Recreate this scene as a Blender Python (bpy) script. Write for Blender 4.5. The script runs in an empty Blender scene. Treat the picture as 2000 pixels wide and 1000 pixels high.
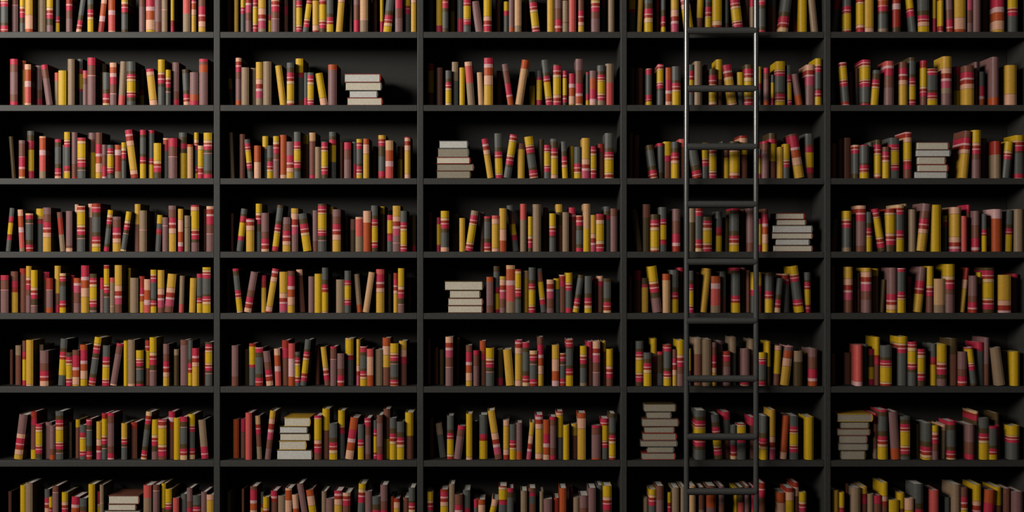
# A wall of black bookshelves full of striped books, with a dark metal library ladder in front.
import bpy, bmesh, math, random, re
from mathutils import Vector

S = 0.0026          # metres per photo pixel at the plane of the shelf fronts (y = 0)
D = 7.0             # camera distance from that plane
ZC = 1.5            # camera height
C = bpy.context.scene.collection
rnd = random.Random(11)

def wx(px, y=0.0): return (px - 1000.0) * S * (D + y) / D
def wz(py, y=0.0): return ZC - (py - 500.0) * S * (D + y) / D
def pxx(x, y): return 1000.0 + x / S * D / (D + y)
def pyy(z, y): return 500.0 - (z - ZC) / S * D / (D + y)

# ------------------------------------------------------------------ materials
def principled(name, col, rough=0.6, spec=0.4, metal=0.0):
    m = bpy.data.materials.new(name); m.use_nodes = True
    b = m.node_tree.nodes['Principled BSDF']
    b.inputs['Base Color'].default_value = (*col, 1)
    b.inputs['Roughness'].default_value = rough
    b.inputs['Specular IOR Level'].default_value = spec
    b.inputs['Metallic'].default_value = metal
    return m, m.node_tree, b

def vary(nt, b, col, scale, nscale, lo, hi, detail=3.0):
    """multiply the base colour by a stretched procedural noise"""
    tc = nt.nodes.new('ShaderNodeTexCoord'); mp = nt.nodes.new('ShaderNodeMapping')
    mp.inputs['Scale'].default_value = scale
    nt.links.new(tc.outputs['Object'], mp.inputs['Vector'])
    n = nt.nodes.new('ShaderNodeTexNoise'); n.inputs['Scale'].default_value = nscale
    n.inputs['Detail'].default_value = detail
    nt.links.new(mp.outputs['Vector'], n.inputs['Vector'])
    r = nt.nodes.new('ShaderNodeMapRange')
    r.inputs['From Min'].default_value = 0.3; r.inputs['From Max'].default_value = 0.7
    r.inputs['To Min'].default_value = lo; r.inputs['To Max'].default_value = hi
    nt.links.new(n.outputs['Fac'], r.inputs['Value'])
    mx = nt.nodes.new('ShaderNodeMix'); mx.data_type = 'RGBA'; mx.blend_type = 'MULTIPLY'
    mx.inputs['Factor'].default_value = 1.0
    mx.inputs['A'].default_value = (*col, 1)
    cmb = nt.nodes.new('ShaderNodeCombineColor')
    for k in ('Red', 'Green', 'Blue'): nt.links.new(r.outputs['Result'], cmb.inputs[k])
    nt.links.new(cmb.outputs['Color'], mx.inputs['B'])
    nt.links.new(mx.outputs['Result'], b.inputs['Base Color'])
    return n

CL = {'C': ('charcoal', (.120, .118, .104)), 'o': ('olive brown', (.100, .062, .024)), 'r': ('crimson', (.57, .034, .070)),
      'p': ('pale pink', (.86, .36, .36)), 'b': ('brick red', (.40, .040, .022)), 'e': ('cream', (.80, .50, .25)),
      'Y': ('yellow', (.71, .425, .015)), 'G': ('golden', (.70, .39, .045)), 'P': ('peach', (.82, .43, .27)),
      'O': ('orange', (.52, .092, .024)), 'S': ('coral', (.68, .108, .090)), 'M': ('mauve', (.27, .135, .125)),
      'w': ('rosy brown', (.22, .080, .050)), 'T': ('tan', (.34, .225, .135)), 'k': ('rose', (.58, .085, .140)),
      'L': ('beige', (.66, .37, .175)), 'W': ('pink', (.76, .43, .41)), 'd': ('dark brown', (.10, .045, .025))}
MAT = {}
for k, (nm, col) in CL.items():
    m, nt, b = principled('book_cloth_' + nm.replace(' ', '_'), col, 0.40, 0.22)
    vary(nt, b, col, (40, 40, 160), 1.0, 0.93, 1.06, 2.0)
    MAT[k] = m
MK = list(CL); MI = {k: i for i, k in enumerate(MK)}
WHITE, nt, b = principled('white_page_paper', (.92, .87, .77), 0.8, 0.2)
vary(nt, b, (.92, .87, .77), (700, 60, 60), 1.0, 0.86, 1.04, 3.0)
TINT = {}
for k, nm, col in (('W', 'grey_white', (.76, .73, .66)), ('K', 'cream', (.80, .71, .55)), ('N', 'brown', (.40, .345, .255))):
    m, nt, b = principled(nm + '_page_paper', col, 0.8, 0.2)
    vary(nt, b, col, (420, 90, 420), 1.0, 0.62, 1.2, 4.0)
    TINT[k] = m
WOOD, nt, b = principled('black_stained_wood', (.053, .051, .0455), 0.5, 0.35)
vary(nt, b, (.053, .051, .0455), (60, 60, 7), 6.0, 0.74, 1.22, 5.0)
PANEL, nt, b = principled('black_stained_panel', (.036, .0345, .031), 0.7, 0.2)
vary(nt, b, (.036, .0345, .031), (5, 60, 60), 4.0, 0.86, 1.12, 5.0)
METAL, nt, b = principled('dark_ladder_metal', (.15, .147, .137), 0.21, 0.8, 0.45)
vary(nt, b, (.15, .147, .137), (20, 20, 20), 3.0, 0.92, 1.06)
RUBBER, nt, b = principled('black_rubber', (.02, .02, .02), 0.8, 0.3)
vary(nt, b, (.02, .02, .02), (40, 40, 40), 3.0, 0.8, 1.1)
FLOORM, nt, b = principled('dark_floor_boards', (.05, .042, .035), 0.5, 0.4)
vary(nt, b, (.05, .042, .035), (2, 30, 2), 2.0, 0.7, 1.2)
WALLM, nt, b = principled('dark_wall_paint', (.05, .05, .047), 0.8, 0.2)
vary(nt, b, (.05, .05, .047), (3, 3, 3), 2.0, 0.9, 1.1)

# ------------------------------------------------------------------ mesh helpers
class MB:
    def __init__(s): s.v, s.f, s.m, s.sm = [], [], [], []
    def add(s, vs, fs, ms, smooth, flip=False):
        o = len(s.v); s.v += vs
        for f, m, q in zip(fs, ms, smooth):
            f = [o + i for i in f]
            s.f.append(f[::-1] if flip else f); s.m.append(m); s.sm.append(q)
    def mesh(s, name, mats):
        me = bpy.data.meshes.new(name); me.from_pydata(s.v, [], s.f)
        for m in mats: me.materials.append(m)
        me.polygons.foreach_set('material_index', s.m)
        me.polygons.foreach_set('use_smooth', s.sm)
        me.set_sharp_from_angle(angle=math.radians(32))
        me.update(); return me

def link(name, me, parent=None):
    o = bpy.data.objects.new(name, me); C.objects.link(o)
    if parent: o.parent = parent
    return o

def empty(name, loc=(0, 0, 0), rot=(0, 0, 0)):
    o = bpy.data.objects.new(name, None); C.objects.link(o)
    o.location = loc; o.rotation_euler = rot; o.empty_display_size = 0.05
    return o

def tag(o, label, cat=None, group=None, kind=None):
    if label: o['label'] = label
    if cat: o['category'] = cat
    if group: o['group'] = group
    if kind: o['kind'] = kind

def box_obj(name, lo, hi, mat, parent=None, bev=0.0018):
    bm = bmesh.new()
    bmesh.ops.create_cube(bm, size=1.0)
    for v in bm.verts:
        v.co = Vector([(lo[i] + hi[i]) / 2 + v.co[i] * (hi[i] - lo[i]) for i in range(3)])
    if bev: bmesh.ops.bevel(bm, geom=bm.edges[:], offset=bev, segments=2, profile=0.5, affect='EDGES')
    me = bpy.data.meshes.new(name); bm.to_mesh(me); bm.free(); me.materials.append(mat)
    return link(name, me, parent)

def tube_obj(name, a, b, r, mat, parent, seg=28):
    a, b = Vector(a), Vector(b); d = (b - a).normalized()
    u = d.orthogonal().normalized(); w = d.cross(u)
    vs, fs = [], []
    for p in (a, b):
        for i in range(seg):
            t = 2 * math.pi * i / seg
            vs.append(tuple(p + (u * math.cos(t) + w * math.sin(t)) * r))
    for i in range(seg):
        j = (i + 1) % seg; fs.append([i, j, seg + j, seg + i])
    fs.append(list(range(seg))[::-1]); fs.append(list(range(seg, 2 * seg)))
    mb = MB(); mb.add(vs, fs, [0] * len(fs), [True] * seg + [False] * 2)
    return link(name, mb.mesh(name, [mat]), parent)

# ------------------------------------------------------------------ book geometry
BT = 0.0026         # board thickness
def profile(t, dep, sag):
    """closed outline of the cover seen from above: x across the thickness, y from the spine to the back"""
    c = min(0.0028, t * 0.16)
    pts = [(0, dep), (0, sag + c), (c * .12, sag + c * .5), (c * .45, sag + c * .12)]
    n = 10
    for i in range(n + 1):
        u = i / n
        x = c + (t - 2 * c) * u
        pts.append((x, sag * abs(2 * u - 1) ** 2.6))
    pts += [(t - c * .45, sag + c * .12), (t - c * .12, sag + c * .5), (t, sag + c), (t, dep)]
    s = sag + 0.004
    pts += [(t - BT, dep), (t - BT, s), (BT, s), (BT, dep)]
    return pts, s

THREAD = {'Ye', 'eY', 'YP', 'PY', 'GP', 'PG', 'Co', 'oC', 'Mw', 'wM', 'wr', 'rw', 'TL', 'OP', 'oT'}
def cover_into(mb, t, dep, L, pat, sag, place, flip=False, mi=MI):
    pts, s = profile(t, dep, sag)
    tot = sum(w for _, w in pat)
    cuts, cols, z, prev = [L], [], L, None
    for c, w in pat:
        hh = L * w / tot
        if prev and prev + c in THREAD and hh > .006 and 'd' in mi:      # a thin dark thread woven between two bands
            z -= .0016; hh -= .0016; cuts.append(z); cols.append('d')
        z -= hh; cuts.append(max(z, 0)); cols.append(c); prev = c
    cuts[-1] = 0.0
    n = len(pts); vs, fs, ms, sm = [], [], [], []
    for z in cuts:
        for x, y in pts: vs.append(place(x, y, z))
    for k, c in enumerate(cols):
        a, b2 = k * n, (k + 1) * n
        for i in range(n):
            j = (i + 1) % n
            fs.append([a + i, a + j, b2 + j, b2 + i]); ms.append(mi[c]); sm.append(1 <= i <= n - 7)
    # top and bottom rims as quads (board, spine, board)
    for base, col, up in ((0, cols[0], True), ((len(cuts) - 1) * n, cols[-1], False)):
        i0 = n - 4
        rim = [[0, 1, n - 2, n - 1], [n - 5, n - 4, n - 3, n - 6], list(range(1, n - 5)) + [n - 3, n - 2]]
        for f in rim:
            f = [base + q for q in f]
            fs.append(f[::-1] if up else f); ms.append(mi[col]); sm.append(False)
    mb.add(vs, fs, ms, sm, not flip)
    return s

def pages_into(mb, t, dep, L, s, place, mat_i=0, flip=False):
    x0, x1, y0, y1 = BT + .0001, t - BT - .0001, s + .0001, dep - .0035
    z0, z1 = 0.0032, L - 0.0034
    vs = [place(x, y, z) for z in (z0, z1) for x, y in ((x0, y0), (x1, y0), (x1, y1), (x0, y1))]
    fs = [[3, 2, 1, 0], [4, 5, 6, 7], [0, 1, 5, 4], [1, 2, 6, 5], [2, 3, 7, 6], [3, 0, 4, 7]]
    mb.add(vs, fs, [mat_i] * 6, [False] * 6, flip)

def parse(p):
    return [(c, float(w) if w else 1.0) for c, w in re.findall(r'([A-Za-z])(\d*\.?\d*)', p)]

# ------------------------------------------------------------------ read-out of the shelves
SHELF = [62, 204.9, 348.1, 491.5, 611.5, 755, 899.5, 1043]      # front top edge of each board, in photo rows
THICK = 12.2 * S
UPR = [-26, 423.85, 821, 1218.3, 1616.3, 2014]
X0 = {1: 0, 2: 424, 3: 820, 4: 1218, 5: 1600}
Y0 = {0: 0, 1: 100, 2: 240, 3: 385, 4: 505, 5: 645, 6: 785, 7: 920}
ZOOM = {1: 2000 / 420.0, 2: 5.0, 3: 5.0, 4: 5.0, 5: 5.0}
DATA = '''
1 0
0 70 - Y2.5e.3b.3p.2r.7C3.4o.6r.8p.2b.5
100 165 - w3p.1M5 @6
180 226 - Y3.6e.5b.6p.2r1o1C2
228 300 - G5P2.4O.6
345 420 - T8 @6
428 488 - Y4e.6b.7p.2r.9o1.4M1.6
510 552 - C5r.6p.2b.3Y1.8 @6
610 668 - Y2.5e.6b.9p.3r1.1w1.5M3
703 762 - C5.5o1r.9p.2b.6P.6 /60
800 865 - C3.3o1r.8p.2b.6e.5Y2.7
908 970 - P3O2.3W1b2 /60
995 1068 - O4W1S3.5P.4
1125 1186 - Y3.2e.6b.6p.2r.9o.3C3.2o.7
1290 1345 - w3M5 @7
1353 1434 - r4W.8O1.7P2Y.6
1434 1500 - M6w1.6
1500 1555 - T4p.1T4
1585 1618 - e1Y4.5b1r1.2 @5
1698 1768 - S4.5T2.8
1766 1822 - r2p.3O1P1G3
1843 1908 - w4r1.6p.3b.9P1G1
1925 1985 - C @10
1 1
89 160 262 r.9w1.1M3.6w1r.7
183 240 280 O1G4 @7
224 284 312 P.9O2W1S2.8P.4
316 388 325 M3w1r1 @8
426 488 312 r.8w1.6M5 /-52
503 560 390 S1T3 @5
538 614 370 Y
625 690 263 T
705 768 263 C2r.5b.5Y3r.5C3 @8
768 812 370 k.4S1w1M4
805 884 250 r.9w1.2p.1M3.5
925 985 305 o1G3w1 @9
952 1013 388 C2.3o.6r.6p.2b.5e.3
1017 1080 297 P.6O.8W.5r1w1.2p.1M1.5
1095 1160 284 T4S1.2 /20
1173 1255 286 C1.7o.5r.4p.15b.3e.4Y1.8e.2b.3p.15r.4o.6C.8
1297 1335 350 C3o.6r.6b.4Y2 @10
1390 1462 350 r.5P.6G4P.9 /-37
1465 1542 268 Y1.7e.3b.5p.2r.5o.4C2.5
1520 1584 363 Y1.1e.4b.4p.2r.6o.6p.1C2
1598 1663 295 M4w1r1 @6
1705 1765 358 o.6C3o.6r.7p.2b.4P.7 /-15 @5
1762 1842 386 M3.2O.9r.7
1848 1930 262 r.4w.4O1M4.5
1950 1985 290 b2G3 @10
1 2
108 145 125 o /-30 @7
170 228 162 M.8w3p.1r2.3p.5O1.8e.4
248 312 75 C.8o1.1r1.1b.6Y4r1.5 @6
362 422 125 P.3O2.3W1S3T1.4
505 565 152 r.7o1C4o1r1p.2b.6P.6 @5
582 600 205 C @5
593 648 85 Y1.4e.4b.3p.2r.6C3.5r.5b.5p.2Y1.2
650 716 88 M5w2r.3 @4
716 792 138 r.3b.4e.5Y2.8e.4b.4p.2r.9o.6p.1C1.6
812 882 92 M1w2Y4 @7
884 946 90 w2r1.8W.5O1.2P1.7G1.1
946 990 203 M1.7w1.7r1.8W.3
990 1052 205 C.7r.6p.2b.4e.3Y2.3e.3b.3p.2r.5o.3C.8
1060 1122 205 O.9W1b3T1.3 @4
1125 1180 182 Y1e.6b.4p.2r.9o.4C3.4
1205 1283 60 r.9p.4b1P1G5P.9b.8 /-58
1298 1354 65 r1o.5C3.4o.6r.7p.2b.5Y3
1378 1432 68 r.6C4.5r.6p.2b.4Y2.6 @5
1425 1496 188 Y3.3e.6b.5p.2r.9o1.2
1514 1570 142 P.3b1r1C5 @6
1562 1644 142 r1.6w1.8p.1M4
1657 1733 90 C.7o1r.8o.7Y4 @6
1738 1792 200 O.4L5
1797 1852 90 Y1.2e.7b.3p.2r.8C3r.6p.2b.5Y1 @5
1836 1890 212 e.7Y3e.3b.8p.2r.8
1890 1970 92 Y1.3e.5b.3p.3r.6o.6p.1C3o.6r.8
1 3
50 95 100 C1.5r.7b.4Y2b.6r.4C2 /38
178 230 115 P1O1.8W.8S2.5T.5 /-18
228 302 152 P.3r.7o.7p.1C2.8o.8r.5p.2b.5
333 400 108 Y1.5e.3b.4r.5C5 @7
395 470 98 M1.2w1.3r1p.3b.6P.8G2.5
556 606 138 w1b3T3 /-32 @4
610 670 130 M6w.4P.6
678 735 68 P1w4 @6
712 788 82 P.2b.5e.4Y2.2e.4b.4p.3r.6o.6p.1C2.2
818 875 62 P2w5 @7
850 930 60 b.7p.2r.8o.8C3o.8r.7p.2b.5e.6Y.9
960 1010 118 Y.8e.6b.5p.2r.6o.7C3o.6r.8 /40
1043 1125 182 M.5w1.2r.9p.3b.6P.7G1.4
1110 1168 132 Y1.6e.5b.4p.2r.6o.6p.1C2.8e.3 /55
1250 1312 65 G3w4 @6
1290 1362 125 T3.6p.1T4
1440 1490 165 Y1.5C1r.5b.4C3 /20 @7
1507 1562 188 M1.3p.1M4
1563 1635 80 M.8w1.5r1p.4b.7P1G3.5
1653 1710 110 G2P2.4O2W.8r1
1697 1765 172 T2w.1T4
1770 1848 75 r.3P.6Y3e.3b.5p.2r.7o.5M1.5 @4
1870 1925 110 w @9
1917 1985 85 P.6b1W.4r1.7w1.8p.1M3.5
1 4
0 75 155 r1w1.9p.1M4.5
92 162 120 w1.8r1.3b1G4 @5
180 240 92 b1w6 @7
238 305 70 G2.2P.6b.7p.2r1w1M3.5 @4
281 344 108 Y3.2e.6b.5p.3r.8o1.2p.1M1.3
385 455 125 r1w4 @9
425 487 182 b2.6p.1M4O1.1
495 560 68 G5w2r1.5 @5
550 608 138 e.5b.3p.2r.5o.8C2.8r.6p.2b.5Y1
640 690 155 r2w3 @8
680 748 182 O1W.5k1.4w2M2
748 823 65 r2W.6O1.3P1.6G2.8
828 896 142 o.8r.5p.2b.5e.5Y2.3e.3b.4p.2r.6o.7p.1C.3
928 970 178 b.4r1.6M4 @4
962 1020 62 p.1b.6Y3e.4b.4p.2r.7o.7p.1C3
1010 1062 178 S.9T4.5p.1T1.2
1063 1130 62 G3.8P1.1b.9W.4k1.2w1.6
1185 1215 90 Y @9
1205 1283 180 T
1288 1345 165 b2r1.2W.3O1G2 @4
1337 1395 193 P2.2O2W1S1.6
1397 1452 105 Y.9e.2b.4p.2r.7C3o.4r.5p.2b.4Y1.2
1462 1526 108 G3.5P1.2b.7W.4k1.4w1
1524 1606 140 G2.6P1b.9W.4k1.3w1.2 /33
1660 1705 160 T4S1.2 /10 @4
1755 1815 182 G /10 @4
1828 1880 142 r.8C3.4o.4r.5p.2b.3Y1.8
1880 1957 82 Y.5e.4b.3p.2r.7C3o.4r.5p.2b.3e.5Y1.6
1 5
90 118 180 w @11
140 192 142 T1w3 @8
205 245 98 w2r1b.6Y4r1 @5
238 305 92 G8P.3
305 330 150 r @9
358 400 135 T1w4 @9
366 446 190 M2.6w1.4r1.1p.3b.7P1
535 605 78 C1.8o.7r.8p.2b.5Y3C2 /25 @4
610 667 208 o.8r.6p.2b.4e.3Y2.4e.2b.4p.2r.7
669 735 185 w1r2.5W.6O1.3P1.6G.3
737 808 135 O1r2W.6O1.2P1.6Y1.3
816 882 62 Y1.2e.4b.5p.2r.8o.9p.1C3o.7r.7p.2b.5e.1 /62
945 1012 142 C2.1r.8p.2b.5e.4Y2.2e.2b.3p.2r.6 /8
1018 1080 120 r.5w1.5M6P.3 /65
1148 1190 98 Y
1186 1252 90 T7.5P.4
1254 1330 188 Y1.6e.4b.3p.2r.7o.5p.1C2.4o.6r.4
1348 1400 95 b1p.2b.6Y3w3 @5
1387 1452 68 Y2.7e.6b.5p.2r1o1p.1M2.7
1514 1570 128 M1.8w1.2r1p.3b.7P.8G1.6
1615 1660 178 T1o5 @4
1675 1745 90 w.6M5 @5
1747 1800 92 C3o.6r.8p.2b.5Y2 @4
1783 1848 168 r1.3p.4b.7P.7G3.3
1880 1905 200 r1b2 @7
1905 1972 110 o.4r.4p.2b.4e.3Y1.8e.3b.3p.2r.5o.4p.1C2
1 6
122 202 115 M3.2P.7r.9p.2r.2b.6P.8G.8 /52
283 352 90 b1.2r1w4Y1.5 @5
326 388 205 r.6p.2b.3e.4Y2.4e.3b.4p.2r.7o.8C.3
420 485 190 M @6
458 510 220 M4w1O.8
510 584 88 C1o.9r.8p.2b.6e.7Y2.6e.4b.4p.2r.8o.8p.1C1.4
630 665 190 T @9
700 742 165 Y1w4 @8
738 798 215 C1.6r.6b.4e.3Y2.4e.2b.4p.2r.4C.7
796 852 160 b.2p.2r.8o.9p.1C3o1r.8p.2b.6
893 942 185 G3.6P1.4b1W.4k1.5
943 1000 108 r.3b.7Y3e.4b.4p.2r.7o.7p.1C2
988 1057 105 r.6w1.3M4.6w1.2r1p.3
1125 1180 200 G3e.3b.4p.2r.5o.5p.1C2.6
1215 1275 190 b1w5 @6
1305 1360 90 e.8b.7p.2r.8o1C3.4o.8r.8p.2b.4e.4 /52
1408 1466 165 Y3e.6b.5p.2r.9o1.1M1.6
1466 1545 165 r.2p.2b.7P.5Y3e.5b.5p.2r1w.6
1565 1625 90 r.8W.6b1w4 @5
1614 1672 150 Y
1673 1738 140 r1o1p.1C3.3o.9r.6p.2b.5e.9
1745 1810 115 Y2e.2b.3p.2r.5C3r.6p.2b.4e.8 @4
1870 1938 165 T4r1p.2r.6 /-30 @5
1 7
75 105 190 w @10
183 245 135 Y @5
233 300 112 T
360 378 230 w @12
412 460 170 C1r.6p.2b.4P.7Y2 @6
452 490 245 Y1.6b.4p.1r.5Y3
484 540 140 w1.1p.1M6w1
570 628 200 Y1.9P.8b.6p.2r1o2M2
648 725 240 r1.5W.6O1.2P1.6G2 /14
735 802 255 C1.2o.7r.5p.2b.4Y2
818 880 125 Y
890 935 190 r1b.5P.3Y3 @5
925 990 130 T3p.1T5
1330 1406 135 S1.8T5
1418 1480 130 w.8p.1M6
1500 1558 118 Y3w3 @4
1535 1595 170 Y2.6e.4b.3p.2r.5o.6C4
1605 1662 252 S
1680 1745 215 C @5
1735 1795 160 M2.6w1.2r1p.2b.8P1G2
1780 1862 228 C1.7o.3r.5p.2b.4e.5Y3
1868 1925 195 M
1915 1985 222 P.8G5
2 0
95 135 - w @11
165 206 - G @8
228 272 - Y5r.5p.2r.8C4.5 @5
275 334 - P3b1.3W.5k1.8w1.7M3
346 396 - Y3r1p.2b.6e.3Y3.5e.4b.6p.2r1
398 473 - G5P1.6b1W.5k1.9T1
495 530 - C5r.6b.5Y2.5 @5
525 605 - Y3P1b.8p.3r1.2w1.5p.1M3
640 690 - w2r1w2 @9
740 775 - T @9
770 828 - C3r1p.2b.4Y4e.4b.4p.2r.8
832 890 - Y3b.6p.2b.5Y4e.5b.7p.2r.9C1.4 /57
930 992 5 G4.5P1b.4
994 1066 - r3p.2b.8Y3.8e.5b.5p.2r.9o1
1068 1134 - C4.4o.7r.8p.2b.4Y1.6
1157 1222 - M2P1.5G6 /35
1290 1318 - T @9
1332 1392 - M3w2.6r2.3
1394 1472 - L5p.1T2
1515 1560 - w @9
1590 1625 - Y3r1 @7
1620 1703 - C4.5o1r1p.2b.6e.7Y1.4 /38
1735 1810 - P1.5p.2r2w2M3.2
1820 1885 - Y3b.4p.1r.8C3 @5
1893 1945 - P3G5
2 1
118 155 165 o2Y2r.5C3 /-18 @10
178 235 65 P.7b.7p.3r1w1.2M4.2O1 @4
235 310 158 T
318 385 165 T @6
376 442 106 G3.3P1b.9W.5k1.4T1.4
446 528 100 T
612 678 135 G /-50 @4
678 750 112 C1o1r.9p.2b.6e.6Y3.2e.7b.4
760 840 72 Y2.4b.3r.5C4w1 @7
845 890 210 C3r1 @7
880 942 208 C.5r.7p.2b.4e.5Y2.6e.3b.3p.2r.5
1008 1082 208 Y4P1.2 /-56 @4
1082 1168 130 O.9M6
2 2
130 170 92 T /-22 @9
218 270 110 w @9
298 352 158 C.8r.7p.2b.4e.2Y2.1e.2b.4p.2r.6o.5C1.4 /-36
358 425 222 O3.1P3.2
440 498 130 Y1.9e.3b.2C5 @6
485 543 222 C2.6o.8r1p.2b.5e.4Y1.5
545 603 130 Y1e.6b.6p.2r1w1.2p.1M3.6
612 676 118 O6.8P.7
676 746 183 M2.6r1.4W.3b.7P.8G1.2
748 814 88 C2r.9p.2b.4e.2Y2.1e.3b.4p.2r.7o.6C1.5
830 890 120 Y1w4 @8
898 960 96 L1w4r.5 @6
955 1012 235 T
1015 1080 182 C.2r.9p.2b.5e.3Y3e.4b.4p.2r.8o.8
1087 1160 88 C.8o.6r.7b.3Y3C3 @6
1195 1228 190 w @10
1238 1308 190 r1.5w1.9M4
1318 1370 185 C3r2 @5
1360 1415 158 Y.7b.4p.2r.7C2.9o.5r.7p.2b.4e.4Y.7
1425 1483 155 O1P1.8G4.6
1520 1555 230 w @10
1573 1650 120 G.8b.5p.2r.7o2C3r1b.5 @4
1643 1720 172 L1.8O2W1S2.2
1760 1810 230 w2G3 @9
1830 1887 138 r.2P.6b.8P1G4.4P.9
2 3
130 160 160 w @10
185 250 110 C1o.4r.8b.4Y2.5r.8C2 /48 @4
280 360 210 r.3W.4b.8P1G4.5
375 440 65 Y1.3e.4b.4p.2r.7o1C3 @5
428 504 155 M3.6w1.2r1p.3b.7P.5
532 598 75 o.5C2.8o.7r.7p.2b.5e.3Y2.8r.7b.3 /55
632 715 197 M1.5w1.3r1.1p.4b.8P.8G1.4
720 790 110 G.8P1.1b1W.3k1.3M3 @4
840 922 155 C1o1r.9p.2b.6e.5Y3 /-52
932 990 130 M6w2 @4
982 1066 65 o.4r.7p.2b.5e.3Y3e.3b.3p.2r.6o.9p.1C2.2
1090 1135 95 Y1w5 @8
1125 1205 120 M1.4w1.3r1.1p.3b.7P1G2.2
1250 1275 180 w @11
1300 1355 215 w2o4 @9
1350 1422 195 P.4S3.4T3
1425 1500 135 P2.3O5.7
1500 1568 83 C1.9o.7r.6p.2b.5e.2Y2.7e.2b.4p.2r.5o.7
1590 1635 92 Y1w5 @8
1660 1720 175 r1Y2.5b.5r1C2 @6
1714 1790 85 G2.1P1.1b1W.5k1.4M1.5p.1M1.7
1790 1853 135 C2.2r.6p.2b.4e.4Y2.6e.3b.4p.2r.5
1880 1940 180 o5r1 @8
2 4
92 125 115 w @10
192 250 95 r.5o.8C3r.7p.2b.5e.2Y2.5e.3 /-45
258 330 125 M3.6w1.2r1.1p.3b.8P.8 /70
430 478 165 r1b1G4 @6
468 532 95 r.5W.4b.8P.9G5P1r.2 /70
606 690 130 G5.3P1.3b1W.4k1.9M.4
680 755 122 w1r2.2W.7O1.5P1.8G1.6
800 860 105 P1w6 /-30 @8
890 952 175 M
948 1025 150 Y
1020 1082 90 C2.5o1r.8p.2b.6Y4P.3
1125 1165 175 w @10
1160 1242 206 T
1242 1306 120 C2.2r.6p.2b.3e.1Y2.9e.3b.4p.2r.7C1.7
1366 1418 150 T4O1 /-32 @5
1420 1482 130 L /60
1552 1632 105 S1r1.5W.4b.8P.8G4 @4
1660 1700 150 o @8
1722 1770 142 b1r1W.2b.6P.5G3 @5
1766 1826 96 Y3.7e.7b.6p.2r1o1.2p.1M1.7
1860 1895 190 w @11
2 5
140 205 150 M6w1.8
262 308 185 o @9
310 375 130 b.7Y4r.6C4 @6
370 448 170 p.2r.8o.9C3.4o.8r.7p.2b.7
478 548 200 M2.2w1.4r1.1p.3b.9P.9 /-35
565 625 180 P1.3O2.1W1S2.8 /-12
632 700 98 b1.1r1.5w4 @5
694 758 130 S2.8W3.3O1.7
760 815 212 C.6o.5r.5p.2b.4e.4Y2e.2b.4p.2r.4C.6
803 868 88 C2o.5r.6p.2b.5e.4Y2.7b.6p.2r.8C.9 /50
960 1000 150 w @10
1050 1104 160 G4P.6b.6p.3r1w1 /-42 @4
1104 1165 160 r.4w2p.1M5
1172 1240 228 M2.6w1r1p.3b.6
1245 1330 80 e.2Y2.8e.3b.4r.5C5 @6
1360 1402 90 G5P1.2b.8k2 @4
1395 1460 160 p.2b.2r.8o.6C2.8o.5r.6p.2b.4e.4Y1.5
1462 1525 183 S1.6P3.7O2.2
1530 1612 190 T @4
1615 1700 75 O1.3P1.5G2w3 @5
1690 1770 130 Y2e.4b.4p.2r.7o.6p.1C2.7o.6r.5p.2b.5e.1
1775 1850 105 G1.2P1r1w3 @6
2 6
155 212 170 O @8
230 280 165 r2w4 @9
275 338 108 S
388 438 135 L1.4b.6p.2r.8w2T2 /-20 @4
463 520 85 G1.3P1b1W.5k1.3w1.5M2 /75
946 1018 135 r.4p.2Y3.7P.7b.5p.2r.9w1.2
1025 1115 68 Y3w4 @5
1093 1172 210 C2.8o.9r.7p.2b.6e.6Y1.2
1180 1245 85 Y2.4e.3b.4r.6C4 @6
1248 1330 150 O2.2r1.7W.7O1.4P1.7 /54
1370 1432 220 C2.7r.6p.2b.4e.2Y2.2
1438 1500 160 r.5p.3r1w1.5M4w1 @4
1528 1565 180 C1.6r.8p.2b.4Y3b.4p.2r.6 @5
1558 1616 130 w1.4M4.3w1.3r1.1
1622 1690 70 w3Y2 @6
1685 1752 157 C2o1r.7p.2b.6e.5Y3
1750 1826 195 C1.9o.9r.6p.2b.5e.5Y2.2
1835 1915 105 Y3w3 @5
2 7
95 130 205 T @11
240 265 175 w @11
320 387 152 w.6r2.2W.6O1.3P1.6G3
425 455 205 C1.5b.5Y3 @6
446 506 255 Y2.2P.5b.5p.2r.8C3
523 585 195 r.7p.3b.4w4 @4
592 670 242 T @4
664 728 170 P.3O1.4P1.8G3
752 812 230 P2.6O1.5S3 /-24
855 917 120 M /-80
925 998 180 O1.1P1.8Y5 /-62
1020 1080 200 T @4
1062 1145 270 M
1140 1218 195 r.5p.4b.6P1G5
1224 1300 215 P.6b.6p.2r1w5
1362 1442 125 Y.7e.5b.4p.2r.8C4 /20 @4
1445 1510 198 M
1514 1592 250 C1.5o1r.6p.2b.5Y3
1592 1662 138 M2.8w1.4r2G2
1690 1735 250 O2 @6
1725 1784 270 b.6P1G4
1815 1875 262 w @5
1870 1932 165 C1.9o.3r.5p.2b.3e.4Y3
3 0
80 135 - C @11
160 225 - Y4r1 @8
220 278 - Y2.5b.4p.2r1.2o.7C3.6o1
300 340 - w2Y2 @10
365 430 - C4r2 @9
425 498 - C2r.8p.2b.5Y3e.3b.3p.2r.8o.2C1.7
545 622 5 M /-45
622 700 - Y5P.8b.7p.2r1e.2
740 785 - w @9
820 875 15 Y2r1C4 @7
870 930 - w2M5O1 @4
926 993 - S2.2L5T1.3
1015 1062 - Y1w3 @9
1100 1175 - C3o1r1p.2b.6e.5Y3.3e.5b.6p.2r.3 /-50
1245 1315 - G
1315 1393 - M4.5w1.8r1.2p.4b.8
1395 1455 5 T4.5w.2T2
1457 1528 - S
1548 1604 - M3w2r1.2p.3b.9P.7G1.4
1625 1670 - w @9
1676 1758 - Y2.3e.6b.8p.3r1.1w1.6M3.6
1780 1820 - r2C3 @10
1842 1900 - T @4
3 1
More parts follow.
